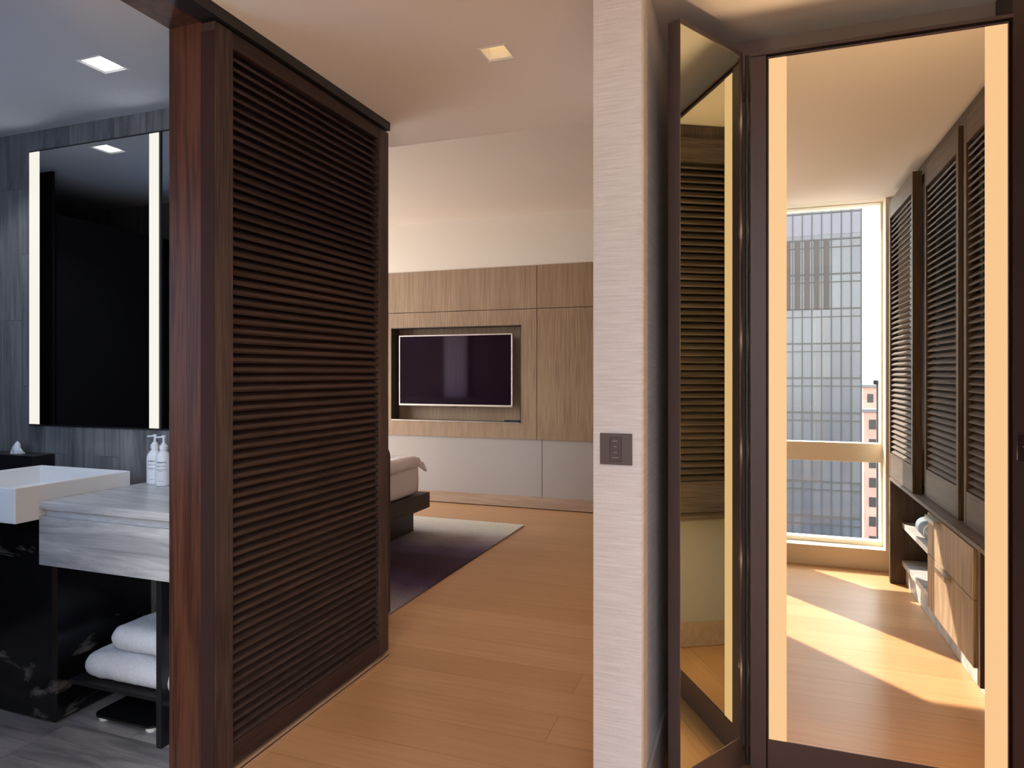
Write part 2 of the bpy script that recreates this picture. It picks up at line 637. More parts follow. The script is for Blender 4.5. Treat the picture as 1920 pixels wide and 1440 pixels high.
def bx(name, dims, mat, parent=None, bevel=0.0, seg=2, xf=None):
    bm = bmesh.new()
    box(bm, *dims)
    return obj(name, bm, mat, parent, bevel, seg, xf=xf)


def struct(o):
    o['kind'] = 'structure'
    return o


def tag(o, label, cat, group=None):
    o['label'] = label
    o['category'] = cat
    if group:
        o['group'] = group
    return o


def thing(name, loc, label, cat, group=None):
    o = bpy.data.objects.new(name, None)
    o.empty_display_size = .1
    o.location = loc
    COL.objects.link(o)
    return tag(o, label, cat, group)


def slab_holes(bm, x0, x1, y0, y1, z0, z1, holes):
    """horizontal slab with rectangular holes (x0,x1,y0,y1)"""
    xs = sorted({x0, x1, *[h[0] for h in holes], *[h[1] for h in holes]})
    ys = sorted({y0, y1, *[h[2] for h in holes], *[h[3] for h in holes]})
    for i in range(len(xs) - 1):
        for j in range(len(ys) - 1):
            cx, cy = (xs[i] + xs[i + 1]) / 2, (ys[j] + ys[j + 1]) / 2
            if any(h[0] < cx < h[1] and h[2] < cy < h[3] for h in holes):
                continue
            box(bm, xs[i], xs[i + 1], ys[j], ys[j + 1], z0, z1)
    bmesh.ops.remove_doubles(bm, verts=bm.verts, dist=1e-5)
    # drop the inner partition faces left by neighbouring cells
    seen = {}
    for f in bm.faces:
        k = tuple(sorted(v.index for v in f.verts))
        seen.setdefault(k, []).append(f)
    bm.verts.index_update()
    seen = {}
    for f in bm.faces:
        k = tuple(sorted(v.index for v in f.verts))
        seen.setdefault(k, []).append(f)
    kill = [f for fs in seen.values() if len(fs) > 1 for f in fs]
    bmesh.ops.delete(bm, geom=kill, context='FACES')


def wall_holes_x(bm, y0, y1, x0, x1, z0, z1, holes):
    """wall spanning X with holes (x0,x1,z0,z1)"""
    slab_holes(bm, x0, x1, z0, z1, y0, y1, holes)
    for v in bm.verts:
        x, z, y = v.co
        v.co = (x, y, z)
    bmesh.ops.recalc_face_normals(bm, faces=bm.faces)


def wall_holes_y(bm, x0, x1, y0, y1, z0, z1, holes):
    slab_holes(bm, y0, y1, z0, z1, x0, x1, holes)
    for v in bm.verts:
        y, z, x = v.co
        v.co = (x, y, z)
    bmesh.ops.recalc_face_normals(bm, faces=bm.faces)


def lathe(bm, prof, cx, cy, z0, n=32):
    rings = []
    for r, z in prof:
        rings.append([bm.verts.new((cx + r * math.cos(2 * math.pi * k / n), cy + r * math.sin(2 * math.pi * k / n), z0 + z))
                      for k in range(n)])
    for a, b in zip(rings[:-1], rings[1:]):
        for k in range(n):
            bm.faces.new((a[k], a[(k + 1) % n], b[(k + 1) % n], b[k]))
    bm.faces.new(list(reversed(rings[0])))
    bm.faces.new(rings[-1])


def text_mesh(body, size, font_depth=.0003):
    cu = bpy.data.curves.new('lettering', 'FONT')
    cu.body = body
    cu.size = size
    cu.align_x = 'CENTER'
    cu.align_y = 'CENTER'
    cu.extrude = font_depth
    t = bpy.data.objects.new('lettering', cu)
    COL.objects.link(t)
    dg = bpy.context.evaluated_depsgraph_get()
    me = bpy.data.meshes.new_from_object(t.evaluated_get(dg))
    bpy.data.objects.remove(t)
    bm = bmesh.new()
    bm.from_mesh(me)
    bpy.data.meshes.remove(me)
    return bm


# ------------------------------------------------------------------ structure
DX = -1.603     # hall face of the sliding louvered door
WL = -1.665     # hall face of the wall behind it
TVY = 6.16
# floors
bm = bmesh.new()
box(bm, -1.735, 2.2, -.6, 2.80, -.1, 0)
box(bm, -5.75, 2.2, 2.80, 6.5, -.1, 0)
struct(obj('floor', bm, oak_floor))
struct(bx('floor_bathroom', (-4.9, -1.735, .80, 2.5, -.1, 0), tile_floor))
# ceilings
DL = (-.883, 2.274)
bm = bmesh.new()
slab_holes(bm, -1.67, 2.2, -.6, 3.04, HC, HC + .16, [(DL[0] - .052, DL[0] + .052, DL[1] - .052, DL[1] + .052)])
box(bm, -5.75, -1.67, 2.62, 3.04, HC, HC + .16)
box(bm, -5.75, 2.2, 3.02, 3.04, HC + .16, 3.0)
struct(obj('ceiling', bm, paint_ceiling))
BL1 = (-2.249, 1.817)
BL2 = (-3.07, 1.87)
bm = bmesh.new()
slab_holes(bm, -4.9, WL - .02, .80, 2.5, BC, BC + .16,
           [(c[0] - .056, c[0] + .056, c[1] - .056, c[1] + .056) for c in (BL1, BL2)])
struct(obj('ceiling_bathroom', bm, paint_bath))
struct(bx('ceiling_bedroom', (-5.75, 2.2, 3.04, 6.5, 2.83, 3.0), paint_wall))
# far bedroom wall behind the panelling
struct(bx('wall_far', (-5.75, 2.2, 6.34, 6.5, 0, 2.83), paint_wall))
struct(bx('trim_1', (-5.6, 2.0, TVY + .008, 6.34, 2.337, 2.83), paint_wall))
struct(bx('baseboard_far', (-5.6, 2.0, TVY - .004, 6.34, 0.008, .116), board_oak, bevel=.002))
# bedroom left wall with its window
bm = bmesh.new()
wall_holes_y(bm, -5.75, -5.6, 2.62, 6.5, 0, 3.0, [(3.1, 6.1, .2, 2.7)])
struct(obj('wall_left_bedroom', bm, paint_wall))
bm = bmesh.new()
for (a, b_, c, d) in ((3.1, 6.1, .2, .26), (3.1, 6.1, 2.64, 2.7), (3.1, 3.16, .26, 2.64), (6.04, 6.1, .26, 2.64), (4.57, 4.63, .26, 2.64)):
    box(bm, -5.72, -5.66, a, b_, c, d)
w2 = struct(obj('window_2', bm, white_frame))
bx('pane', (-5.695, -5.689, 3.16, 6.04, .26, 2.64), pane, w2)
struct(bx('wall_right_bedroom', (2.0, 2.15, 3.0, 6.5, 0, 3.0), paint_wall))
struct(bx('wall_near_bedroom', (-5.75, WL - .01, 2.62, 2.80, 0, HC), wenge))
# wall behind the sliding door and the bathroom's jambs
struct(bx('wall_left', (-1.80, WL, 1.832, 2.80, 0, HC), wenge))
struct(bx('wall_left_near', (-1.80, WL, -.6, .86, 0, HC), wenge))
# near jamb of the bathroom opening
d1 = struct(bx('door_1', (-1.80, WL, 1.691, 1.83, 0, 2.423), jamb_wood, bevel=.002))
struct(bx('trim_2', (-1.80, WL, .86, 1.83, 2.423, HC), jamb_wood))
# bathroom walls
struct(bx('wall_bathroom_back', (-4.85, -1.80, 2.21, 2.3, 0, BC), stone_wall))
bm = bmesh.new()
wall_holes_x(bm, .80, .94, -4.85, -1.80, 0, BC, [(-3.15, -2.05, .9, 2.1)])
struct(obj('wall_bathroom_front', bm, stone_wall))
bm = bmesh.new()
for (a, b_, c, d) in ((-3.15, -2.05, .9, .94), (-3.15, -2.05, 2.06, 2.1), (-3.15, -3.11, .94, 2.06), (-2.09, -2.05, .94, 2.06)):
    box(bm, a, b_, .84, .88, c, d)
w4 = struct(obj('fill_window', bm, black_metal))  # added unseen window, lets cool fill light into the bathroom
bx('pane', (-3.11, -2.09, .857, .861, .94, 2.06), frosted, w4)  # pane of the added bathroom window
struct(bx('wall_bathroom_left', (-4.85, -4.70, .94, 2.21, 0, BC), stone_wall))
# window wall behind the camera
GY = -.48
bm = bmesh.new()
wall_holes_x(bm, -.55, -.33, -1.665, 1.55, 0, HC, [(-1.36, -.51, .135, HC - .0005), (.03, .80, .135, HC - .0005)])
struct(obj('wall_window', bm, white_frame))


def window(name, x0, x1):
    bm = bmesh.new()
    z0, z1 = .135, HC - .0005
    e = .013
    for (a, b_, c, d) in ((x0, x1, z0, z0 + .03), (x0, x1, z1 - .006, z1), (x0, x0 + e, z0 + .03, z1 - .006), (x1 - e, x1, z0 + .03, z1 - .006),
                          (x0 + e, x1 - e, .697, .825)):
        box(bm, a, b_, GY - .04, GY + .04, c, d)
    o = struct(obj(name, bm, white_frame, bevel=.002))
    bx('pane', (x0 + e, x1 - e, GY - .004, GY + .002, z0 + .03, z1 - .006), pane, o)
    return o


window('window_1', .03, .80)
window('window_3', -1.36, -.51)
# right wall of the dressing corner and the closet mass behind the mirrored doors
struct(bx('wall_right', (1.40, 1.55, -.33, 2.38, 0, HC), paint_wall))
struct(bx('wall_closet', (-.3013, 2.0, 2.50, 2.99, 0, HC), cloth_wall))
bm = bmesh.new()
box(bm, -.4395, -.3013, 1.90, 2.99, 0, HC)
struct(obj('wall_end', bm, cloth_wall, bevel=.0015))
struct(bx('baseboard_right', (-.3013, -.289, 1.905, 2.50, 0, .149), plain('grey_baseboard', (.42, .38, .38), .5), bevel=.002))
struct(bx('baseboard_end', (-.4395, -.3013, 1.889, 1.90, 0, .149), MATS['grey_baseboard'], bevel=.002))
struct(bx('wall_corner', (.70, 1.40, 2.335, 2.50, 0, HC), wenge_smooth))
struct(bx('trim_3', (-.3013, .70, 2.488, 2.50, 2.25, HC), header_shade))

# ------------------------------------------------------------------ sliding louvered door
DY0, DY1, DZ0, DZ1 = 1.684, 2.751, .020, 2.412
door = thing('sliding_louver_door', (DX - .0275, (DY0 + DY1) / 2, 0),
             'tall dark brown louvered sliding door hanging beside the bathroom opening', 'door')
T = .055


def louver_panel(root, xf_, x1, x0, y0, y1, z0, z1, stile, rtop, rbot, pitch, mat_st, mat_rl, mat_sl, face=1, slat_t=.0085, tilt=38):
    """face +1: slats fall towards +X"""
    for (a, b_) in ((y0, y0 + stile), (y1 - stile, y1)):
        bx('stile', (x0, x1, a, b_, z0, z1), mat_st, root, bevel=.0012)
    bx('rail', (x0 + .001, x1 - .001, y0 + stile, y1 - stile, z1 - rtop, z1), mat_rl, root, bevel=.001)
    bx('rail', (x0 + .001, x1 - .001, y0 + stile, y1 - stile, z0, z0 + rbot), mat_rl, root, bevel=.001)
    bm = bmesh.new()
    za, zb = z0 + rbot, z1 - rtop
    n = int(round((zb - za) / pitch))
    p = (zb - za) / n
    a = math.radians(tilt)
    w = (x1 - x0 - .010) / math.cos(a) * .92
    xc = (x0 + x1) / 2
    for i in range(n):
        zc = za + (i + .5) * p
        vs = box(bm, -w / 2, w / 2, y0 + stile - .004, y1 - stile + .004, -slat_t / 2, slat_t / 2)
        R = Matrix.Rotation(face * a, 4, 'Y')
        for v in vs:
            v.co = R @ v.co
            v.co.x += xc
            v.co.z += zc
    return obj('louver', bm, mat_sl, root)


louver_panel(door, None, DX, DX - T, DY0, DY1, DZ0, DZ1, .078, .052, .072, .0321, wenge, wenge_x, wenge_x)
bx('edge_strip', (DX - T, DX - .002, DY0 - .003, DY0, DZ0, DZ1 - .03), edge_brown, door)
tr = bx('door_track', (WL, DX + .016, -.3, DY1 - .012, DZ1 + .006, HC), black_metal)
tag(tr, 'black overhead track the louvered door slides on', 'track')
bm = bmesh.new()
box(bm, -1.66, -1.598, -.3, DY1 + .0, 0, .0035)
box(bm, -1.590, -1.576, -.3, DY1 + .0, 0, .0035)
th = obj('floor_guide', bm, threshold_oak)
bx('groove', (-1.598, -1.590, -.3, DY1, 0, .0012), black_metal, th)
tag(th, 'pale oak guide strip on the floor under the louvered door', 'floor guide')

# ------------------------------------------------------------------ downlights


def downlight(c, zc, half, lamp, label, lit_z=.05):
    t = thing('downlight', (c[0], c[1], zc), label, 'ceiling light', 'square recessed downlights')
    bm = bmesh.new()
    h = half
    o_ = h + .006
    for (a, b_, c_, d) in ((-o_, o_, -o_, -h), (-o_, o_, h, o_), (-o_, -h, -h, h), (h, o_, -h, h)):
        box(bm, c[0] + a, c[0] + b_, c[1] + c_, c[1] + d, zc - .002, zc + .004)
    obj('trim', bm, white_solid, t)
    bm = bmesh.new()
    i_ = h - .004
    for (a, b_, c_, d) in ((-h, h, -h, -i_), (-h, h, i_, h), (-h, -i_, -i_, i_), (i_, h, -i_, i_)):
        box(bm, c[0] + a, c[0] + b_, c[1] + c_, c[1] + d, zc + .002, zc + lit_z + .01)
    obj('baffle', bm, white_solid, t)
    bx('lamp', (c[0] - i_, c[0] + i_, c[1] - i_, c[1] + i_, zc + lit_z, zc + lit_z + .008), lamp, t)
    return t


downlight(DL, HC, .050, lamp_warm, 'warm glowing square downlight in the hall ceiling')
downlight(BL1, BC, .054, lamp_white, 'bright white square downlight in the bathroom ceiling', .012)
downlight(BL2, BC, .054, lamp_white, 'white square bathroom downlight seen only reflected in the lit mirror', .012)

# ------------------------------------------------------------------ media wall panelling
mw = thing('media_wall', (-2.3, TVY + .09, 0), 'pale oak panelled media wall around the television niche', 'wall panelling')
NX0, NX1, NZ0, NZ1 = -3.56, -2.136, .816, 1.768
g = .003
bm = bmesh.new()
box(bm, -5.6, -1.974 - g, TVY, 6.34, 1.921 + g, 2.337)
obj('upper_panel', bm, veneer, mw)
bm = bmesh.new()
box(bm, -1.974 + g, 2.0, TVY, 6.34, 1.921 + g, 2.337)
obj('upper_panel', bm, veneer, mw)
bm = bmesh.new()
wall_holes_x(bm, TVY, TVY + .167, -5.6, -1.974 - g, .666, 1.921 - g, [(NX0, NX1, NZ0, NZ1)])
obj('niche_surround', bm, veneer, mw)
bx('niche_back', (NX0 - .03, NX1 + .03, TVY + .167, 6.34, NZ0 - .03, NZ1 + .03), veneer, mw)
bx('side_panel', (-1.974 + g, 2.0, TVY, 6.34, .666, 1.921 - g), veneer, mw)
bm = bmesh.new()
t_ = .006
for (a, b_, c, d) in ((NX0, NX1, NZ0, NZ0 + t_), (NX0, NX1, NZ1 - t_, NZ1), (NX0, NX0 + t_, NZ0, NZ1), (NX1 - t_, NX1, NZ0, NZ1)):
    box(bm, a, b_, TVY - .003, TVY + .160, c, d)
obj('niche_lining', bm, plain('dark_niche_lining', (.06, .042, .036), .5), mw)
bx('niche_ledge', (NX0 + t_, NX1 - t_, TVY - .006, TVY + .02, NZ0, NZ0 + .010), chrome, mw)
bx('lower_panel', (-5.6, -1.926 - g, TVY + .014, 6.34, .116, .666), grey_panel, mw)
bx('lower_panel', (-1.926 + g, 2.0, TVY + .014, 6.34, .116, .666), grey_panel, mw)

tv = thing('television', (-2.856, TVY + .06, .97), 'wide flat black television with thin silver frame in the wall niche', 'television')
ty0, ty1 = TVY + .028, TVY + .066
bm = bmesh.new()
X0, X1, Z0, Z1 = -3.482, -2.232, .970, 1.690
bz = .012
for (a, b_, c, d) in ((X0, X1, Z0, Z0 + bz + .006), (X0, X1, Z1 - bz, Z1), (X0, X0 + bz, Z0 + bz, Z1 - bz), (X1 - bz, X1, Z0 + bz, Z1 - bz)):
    box(bm, a, b_, ty0, ty1, c, d)
obj('bezel', bm, tv_bezel, tv, bevel=.002)
bx('screen', (X0 + bz, X1 - bz, ty0 + .003, ty1, Z0 + bz + .006, Z1 - bz), tv_screen, tv)
bx('back_cover', (X0 + .02, X1 - .02, ty1, ty1 + .02, Z0 + .02, Z1 - .02), black_metal, tv)
bx('wall_bracket', (-3.1, -2.6, ty1 + .02, TVY + .168, 1.15, 1.5), black_metal, tv)
bx('sensor', (-2.885, -2.845, ty0 + .004, ty1, Z0 - .010, Z0), black_metal, tv, bevel=.002)
rc = bx('remote_control', (-2.33, -2.17, TVY + .05, TVY + .095, NZ0 + .0061, NZ0 + .024), black_metal, bevel=.005, seg=3)
tag(rc, 'small black remote control lying in the niche under the television', 'remote control')

# ------------------------------------------------------------------ rug and bed
rug = bx('area_rug', (-5.2, -1.855, 3.05, 5.45, 0.0005, .012), rug_mat('ombre_rug', 3.15, 5.45), bevel=.004)
tag(rug, 'cream to purple ombre area rug under the bed', 'rug')

bed = thing('bed', (-3.5, 4.1, .012), 'low dark platform bed with white bedding standing on the ombre rug', 'bed')
bm = bmesh.new()
# headboard with rounded top corners, extruded along Y
hx0, hx1, hz0, hz1, hr = -5.1, -1.848, .0125, .935, .085
pts = [(hx0, hz0), (hx1, hz0)]
for k in range(9):
    a = k / 8 * math.pi / 2
    pts.append((hx1 - hr + hr * math.cos(a), hz1 - hr + hr * math.sin(a)))
for k in range(9):
    a = math.pi / 2 + k / 8 * math.pi / 2
    pts.append((hx0 + hr + hr * math.cos(a), hz1 - hr + hr * math.sin(a)))
fa = [bm.verts.new((x, 3.10, z)) for x, z in pts]
fb = [bm.verts.new((x, 3.20, z)) for x, z in pts]
bm.faces.new(fa)
bm.faces.new(list(reversed(fb)))
for i in range(len(pts)):
    j = (i + 1) % len(pts)
    bm.faces.new((fa[j], fa[i], fb[i], fb[j]))
bmesh.ops.recalc_face_normals(bm, faces=bm.faces)
obj('headboard', bm, dark_leather, bed, bevel=.012, seg=3)
bx('plinth', (-4.43, -2.633, 3.20, 4.92, .012, .215), bed_wood, bed, bevel=.003)
bx('platform', (-4.55, -2.525, 3.20, 5.00, .2, .325), bed_wood, bed, bevel=.004)


def soft_box(x0, x1, y0, y1, z0, z1, nx=26, ny=26, nz=5, amp=.006, seed=0, r=.05, fr=6.0, topamp=0.0):
    bm = bmesh.new()
    hx, hy, hz = (x1 - x0) / 2, (y1 - y0) / 2, (z1 - z0) / 2
    c = Vector(((x0 + x1) / 2, (y0 + y1) / 2, (z0 + z1) / 2))
    idx = {}
    N = (nx, ny, nz)

    def key(i, j, k):
        q = (i, j, k)
        if q not in idx:
            p = Vector((-hx + 2 * hx * i / nx, -hy + 2 * hy * j / ny, -hz + 2 * hz * k / nz))
            inner = Vector((max(-hx + r, min(hx - r, p.x)), max(-hy + r, min(hy - r, p.y)), max(-hz + min(r, hz), min(hz - min(r, hz), p.z))))
            d = p - inner
            if d.length > 1e-6:
                p = inner + d.normalized() * min(r, max(abs(d.x), abs(d.y), abs(d.z)))
            w = p + c
            n_ = noise.noise(w * fr + Vector((seed, 0, 0))) + .5 * noise.noise(w * fr * 2.3 + Vector((0, seed, 0)))
            dirv = d.normalized() if d.length > 1e-6 else Vector((0, 0, 1 if p.z > 0 else -1))
            w += dirv * n_ * amp
            if p.z > 0:
                w.z += topamp * (noise.noise(Vector((w.x * fr * 1.5, w.y * fr * .8, seed))))
            idx[q] = bm.verts.new(w)
        return idx[q]

    for (A, B, Cc) in ((0, 1, 2), (1, 2, 0), (2, 0, 1)):
        for side in (0, N[Cc]):
            for a in range(N[A]):
                for b_ in range(N[B]):
                    def mk(u, v):
                        q = [0, 0, 0]
                        q[A], q[B], q[Cc] = u, v, side
                        return key(*q)
                    f = [mk(a, b_), mk(a + 1, b_), mk(a + 1, b_ + 1), mk(a, b_ + 1)]
                    if side == 0:
                        f.reverse()
                    bm.faces.new(f)
    bmesh.ops.recalc_face_normals(bm, faces=bm.faces)
    return bm


obj('mattress', soft_box(-4.45, -2.565, 3.21, 4.915, .322, .57, 20, 20, 6, .003, 1, .05), linen, bed, smooth=True)
dv = obj('duvet', soft_box(-4.50, -2.545, 3.6, 4.90, .535, .635, 44, 44, 5, .014, 4, .048, 7, .028), linen, bed, smooth=True)
# the duvet's turned corner hanging at the foot
bm = bmesh.new()
q = [(-2.55, 4.80, .60), (-2.53, 4.90, .585), (-2.515, 4.94, .50), (-2.53, 4.86, .545)]
q2 = [(x - .02, y - .01, z) for x, y, z in q]
a_ = [bm.verts.new(p) for p in q]
b2 = [bm.verts.new(p) for p in q2]
bm.faces.new(a_)
bm.faces.new(list(reversed(b2)))
for i in range(4):
    j = (i + 1) % 4
    bm.faces.new((a_[j], a_[i], b2[i], b2[j]))
bmesh.ops.recalc_face_normals(bm, faces=bm.faces)
obj('duvet_corner', bm, linen, bed, bevel=.005, smooth=True)

bm = bmesh.new()
n_ = 48
a_, b2 = [], []
for k in range(n_ + 1):
    x = -4.55 + .38 * k / n_
    y = 2.87 + .025 * math.sin(k / n_ * 2 * math.pi * 5)
    a_.append((bm.verts.new((x, y, .013)), bm.verts.new((x, y, 2.44))))
    b2.append((bm.verts.new((x, y - .004, .013)), bm.verts.new((x, y - .004, 2.44))))
for k in range(n_):
    bm.faces.new((a_[k][0], a_[k][1], a_[k + 1][1], a_[k + 1][0]))
    bm.faces.new((b2[k + 1][0], b2[k + 1][1], b2[k][1], b2[k][0]))
    bm.faces.new((a_[k][1], b2[k][1], b2[k + 1][1], a_[k + 1][1]))
    bm.faces.new((a_[k][0], a_[k + 1][0], b2[k + 1][0], b2[k][0]))
bmesh.ops.recalc_face_normals(bm, faces=bm.faces)
cu_ = obj('curtain', bm, plain('pale_curtain', (.82, .74, .90), .9), smooth=True)
tag(cu_, 'pale hanging curtain seen as a streak in the dark television screen', 'curtain')

# ------------------------------------------------------------------ bathroom furniture
VY = 2.21
CX0, CX1, CY0 = -2.44, -1.802, 1.717
ct = thing('vanity_counter', (-2.12, 1.95, 0), 'grey travertine washstand counter on a black metal leg beside the basin', 'vanity')
bx('countertop', (CX0, CX1, CY0, VY - .001, .809, .837), stone_slab, ct, bevel=.0015)
bx('shadow_gap_frame', (CX0 + .018, CX1, CY0 + .014, VY - .001, .783, .809), stone_slab, ct)
bx('apron', (CX0, CX1, CY0, VY - .001, .608, .783), stone_slab, ct, bevel=.0015)
bx('leg', (-1.958, -1.935, 1.785, 1.835, 0, .608), black_metal, ct, bevel=.001)
bx('shelf', (-2.40, -1.802, 1.80, VY - .001, .150, .165), black_metal, ct, bevel=.001)
bx('shelf_bracket', (-1.958, -1.802, 1.790, 1.80, .150, .165), black_metal, ct)

mb = thing('marble_pedestal', (-3.0, 1.95, 0), 'polished black marble block with white veins carrying the white basin', 'pedestal')
bx('block', (-4.4, -2.441, 1.775, VY - .001, 0, .770), black_marble, mb, bevel=.012, seg=1)

bs = thing('washbasin', (-2.70, 1.866, .771), 'white rectangular washbasin standing on the black marble block', 'washbasin')
bm = bmesh.new()
X0, X1, Y0, Y1, Z0, Z1 = -2.964, -2.4415, 1.634, 2.098, .7705, .896
wd = .012
# outer shell
o4 = [(X0, Y0), (X1, Y0), (X1, Y1), (X0, Y1)]
i4 = [(X0 + wd, Y0 + wd), (X1 - wd, Y0 + wd), (X1 - wd, Y1 - wd), (X0 + wd, Y1 - wd)]
j4 = [(X0 + .05, Y0 + .05), (X1 - .05, Y0 + .05), (X1 - .05, Y1 - .05), (X0 + .05, Y1 - .05)]
vb = [bm.verts.new((x, y, Z0)) for x, y in o4]
vt = [bm.verts.new((x, y, Z1)) for x, y in o4]
vi = [bm.verts.new((x, y, Z1)) for x, y in i4]
vm = [bm.verts.new((x, y, Z1 - .075)) for x, y in i4]
vj = [bm.verts.new((x, y, Z1 - .10)) for x, y in j4]
bm.faces.new(list(reversed(vb)))
bm.faces.new(vj)
for i in range(4):
    j = (i + 1) % 4
    bm.faces.new((vb[i], vb[j], vt[j], vt[i]))
    bm.faces.new((vt[i], vt[j], vi[j], vi[i]))
    bm.faces.new((vi[i], vi[j], vm[j], vm[i]))
    bm.faces.new((vm[i], vm[j], vj[j], vj[i]))
bmesh.ops.recalc_face_normals(bm, faces=bm.faces)
obj('bowl', bm, white_solid, bs, bevel=.003, seg=2)
bm = bmesh.new()
lathe(bm, [(.022, 0), (.024, .002), (.020, .004)], -2.70, 1.87, Z1 - .0995, 24)
obj('drain', bm, chrome, bs)

tb = thing('tissue_box', (-3.19, 2.15, .7705), 'black tissue box behind the washbasin', 'tissue box')
bx('box', (-3.36, -3.03, 2.105, 2.205, .7705, .931), black_metal, tb, bevel=.002)
bm = bmesh.new()
rings = []
for k in range(7):
    f = k / 6
    rr = .030 * (1 - f) ** .8 + .003
    rings.append([bm.verts.new((-3.21 + .006 * f + rr * (1 + .35 * math.sin(3 * a + k)) * math.cos(a) * 1.1,
                                2.155 + rr * (1 + .3 * math.cos(2 * a + k * .7)) * math.sin(a) * .7, .929 + .058 * f))
                  for a in [2 * math.pi * i / 14 for i in range(14)]])
for a, b_ in zip(rings[:-1], rings[1:]):
    for k in range(14):
        bm.faces.new((a[k], a[(k + 1) % 14], b_[(k + 1) % 14], b_[k]))
bm.faces.new(rings[-1])
obj('tissue', bm, tissue_m, tb)


def bottle(cx, cy, label):
    z0 = .8375
    t = thing('pump_bottle', (cx, cy, z0), label, 'bottle', 'white pump bottles on the counter')
    bm = bmesh.new()
    lathe(bm, [(.027, 0), (.0305, .004), (.0315, .010), (.0315, .108), (.030, .118), (.0245, .130), (.017, .139), (.0135, .144), (.0135, .147)], cx, cy, z0)
    obj('body', bm, bottle_white, t, smooth=True)
    bm = bmesh.new()
    lathe(bm, [(.0155, 0), (.0165, .002), (.0165, .017), (.011, .021), (.0105, .027), (.0055, .028), (.0050, .049), (.0085, .050), (.0085, .057), (.006, .059)], cx, cy, z0 + .147)
    p = obj('pump', bm, bottle_white, t, smooth=False)
    bm = bmesh.new()
    box(bm, cx - .040, cx, cy - .0045, cy + .0045, z0 + .147 + .0505, z0 + .147 + .0565)
    for v in bm.verts:
        if v.co.x < cx - .02:
            v.co.z -= .004
    obj('spout', bm, bottle_white, t, bevel=.002)
    # printed lettering on the front of the body, wrapped on the cylinder
    ang0 = math.atan2(-cy, -cx)      # towards the room
    R = .0317

    def wrap(bm, zc, shift=0.0):
        for v in bm.verts:
            u, w, d = v.co
            a = ang0 + u / R + shift
            v.co = (cx + (R + d) * math.cos(a), cy + (R + d) * math.sin(a), z0 + zc + w)

    rnd = random.Random(3)

    def words_line(zc, u0, u1, h, gap=.0006, lw=.0016):
        bm = bmesh.new()
        u = u0
        while u < u1:
            w = lw * rnd.uniform(.7, 1.3)
            b0 = bmesh.new()
            box(b0, u, min(u1, u + w), -h / 2, h / 2, 0, .0003)
            wrap(b0, zc, -.35)
            me = bpy.data.meshes.new('tmp')
            b0.to_mesh(me)
            b0.free()
            bm.from_mesh(me)
            bpy.data.meshes.remove(me)
            u += w + gap * (3 if rnd.random() < .12 else 1)
        obj('print_line', bm, ink, t)

    words_line(.098, -.018, .020, .0042)
    words_line(.068, -.020, .024, .0022, .0004, .0010)
    words_line(.062, -.012, .010, .0014, .0004, .0008)
    words_line(.022, -.010, .010, .0014, .0004, .0008)
    tm = text_mesh('HAND WASH', .0062, .0002)
    wrap(tm, .083, -.35)
    obj('lettering', tm, ink, t)
    return t


bottle(-2.372, 2.157, 'white pump bottle with dark print standing nearest the basin')
bottle(-2.300, 2.135, 'white pump bottle half hidden behind the brown door jamb')

# mirrors with light strips
MY = 2.19
for xs in (-3.142, -2.415):      # diodes of the white strips
    for i in range(4):
        spot((xs, MY - .004, 1.2 + i * .33), .38, (.9, .95, 1), math.radians(178), .3, 0.0, (0, -1, 0))


def bath_mirror(x0, x1, left, right, label):
    t = thing('bathroom_mirror', ((x0 + x1) / 2, MY + .01, 1.0575), label, 'mirror')
    z0, z1 = 1.0575, 2.332
    bx('cabinet', (x0, x1, MY + .003, VY - .001, z0, z1), black_metal, t)
    e_ = .004
    if left is not None:
        bx('light_strip', (left[0], left[1], MY - .001, MY + .003, z0 + .008, z1 - .008), led_white, t)
    if right is not None:
        bx('light_strip', (right[0], right[1], MY - .001, MY + .003, z0 + .008, z1 - .008), led_white, t)
    a = left[1] if left else x0 + e_
    b_ = right[0] if right else x1 - e_
    bx('mirror_glass', (a, b_, MY, MY + .003, z0 + .008, z1 - .008), mirror_bath, t)
    return t


bath_mirror(-3.182, -2.377, (-3.175, -3.109), (-2.440, -2.3895), 'tall bathroom mirror with a white light strip down each side')
bath_mirror(-2.371, -1.803, None, None, 'sliver of a second bathroom mirror beside the brown door jamb')


def towel(x0, x1, y0, y1, z0, z1, label, seed):
    bm = soft_box(x0, x1, y0, y1, z0, z1, 40, 24, 8, .0035, seed, (z1 - z0) * .5, 22, .004)
    o = obj('folded_towel', bm, towel_m, smooth=True)
    o.location = (0, 0, 0)
    return tag(o, label, 'towel', 'folded white towels on the shelf')


towel(-2.365, -1.84, 1.812, 2.15, .167, .262, 'lower folded white towel lying on the black shelf', 3)
towel(-2.275, -1.84, 1.85, 2.17, .266, .356, 'upper folded white towel, on top of the other', 9)

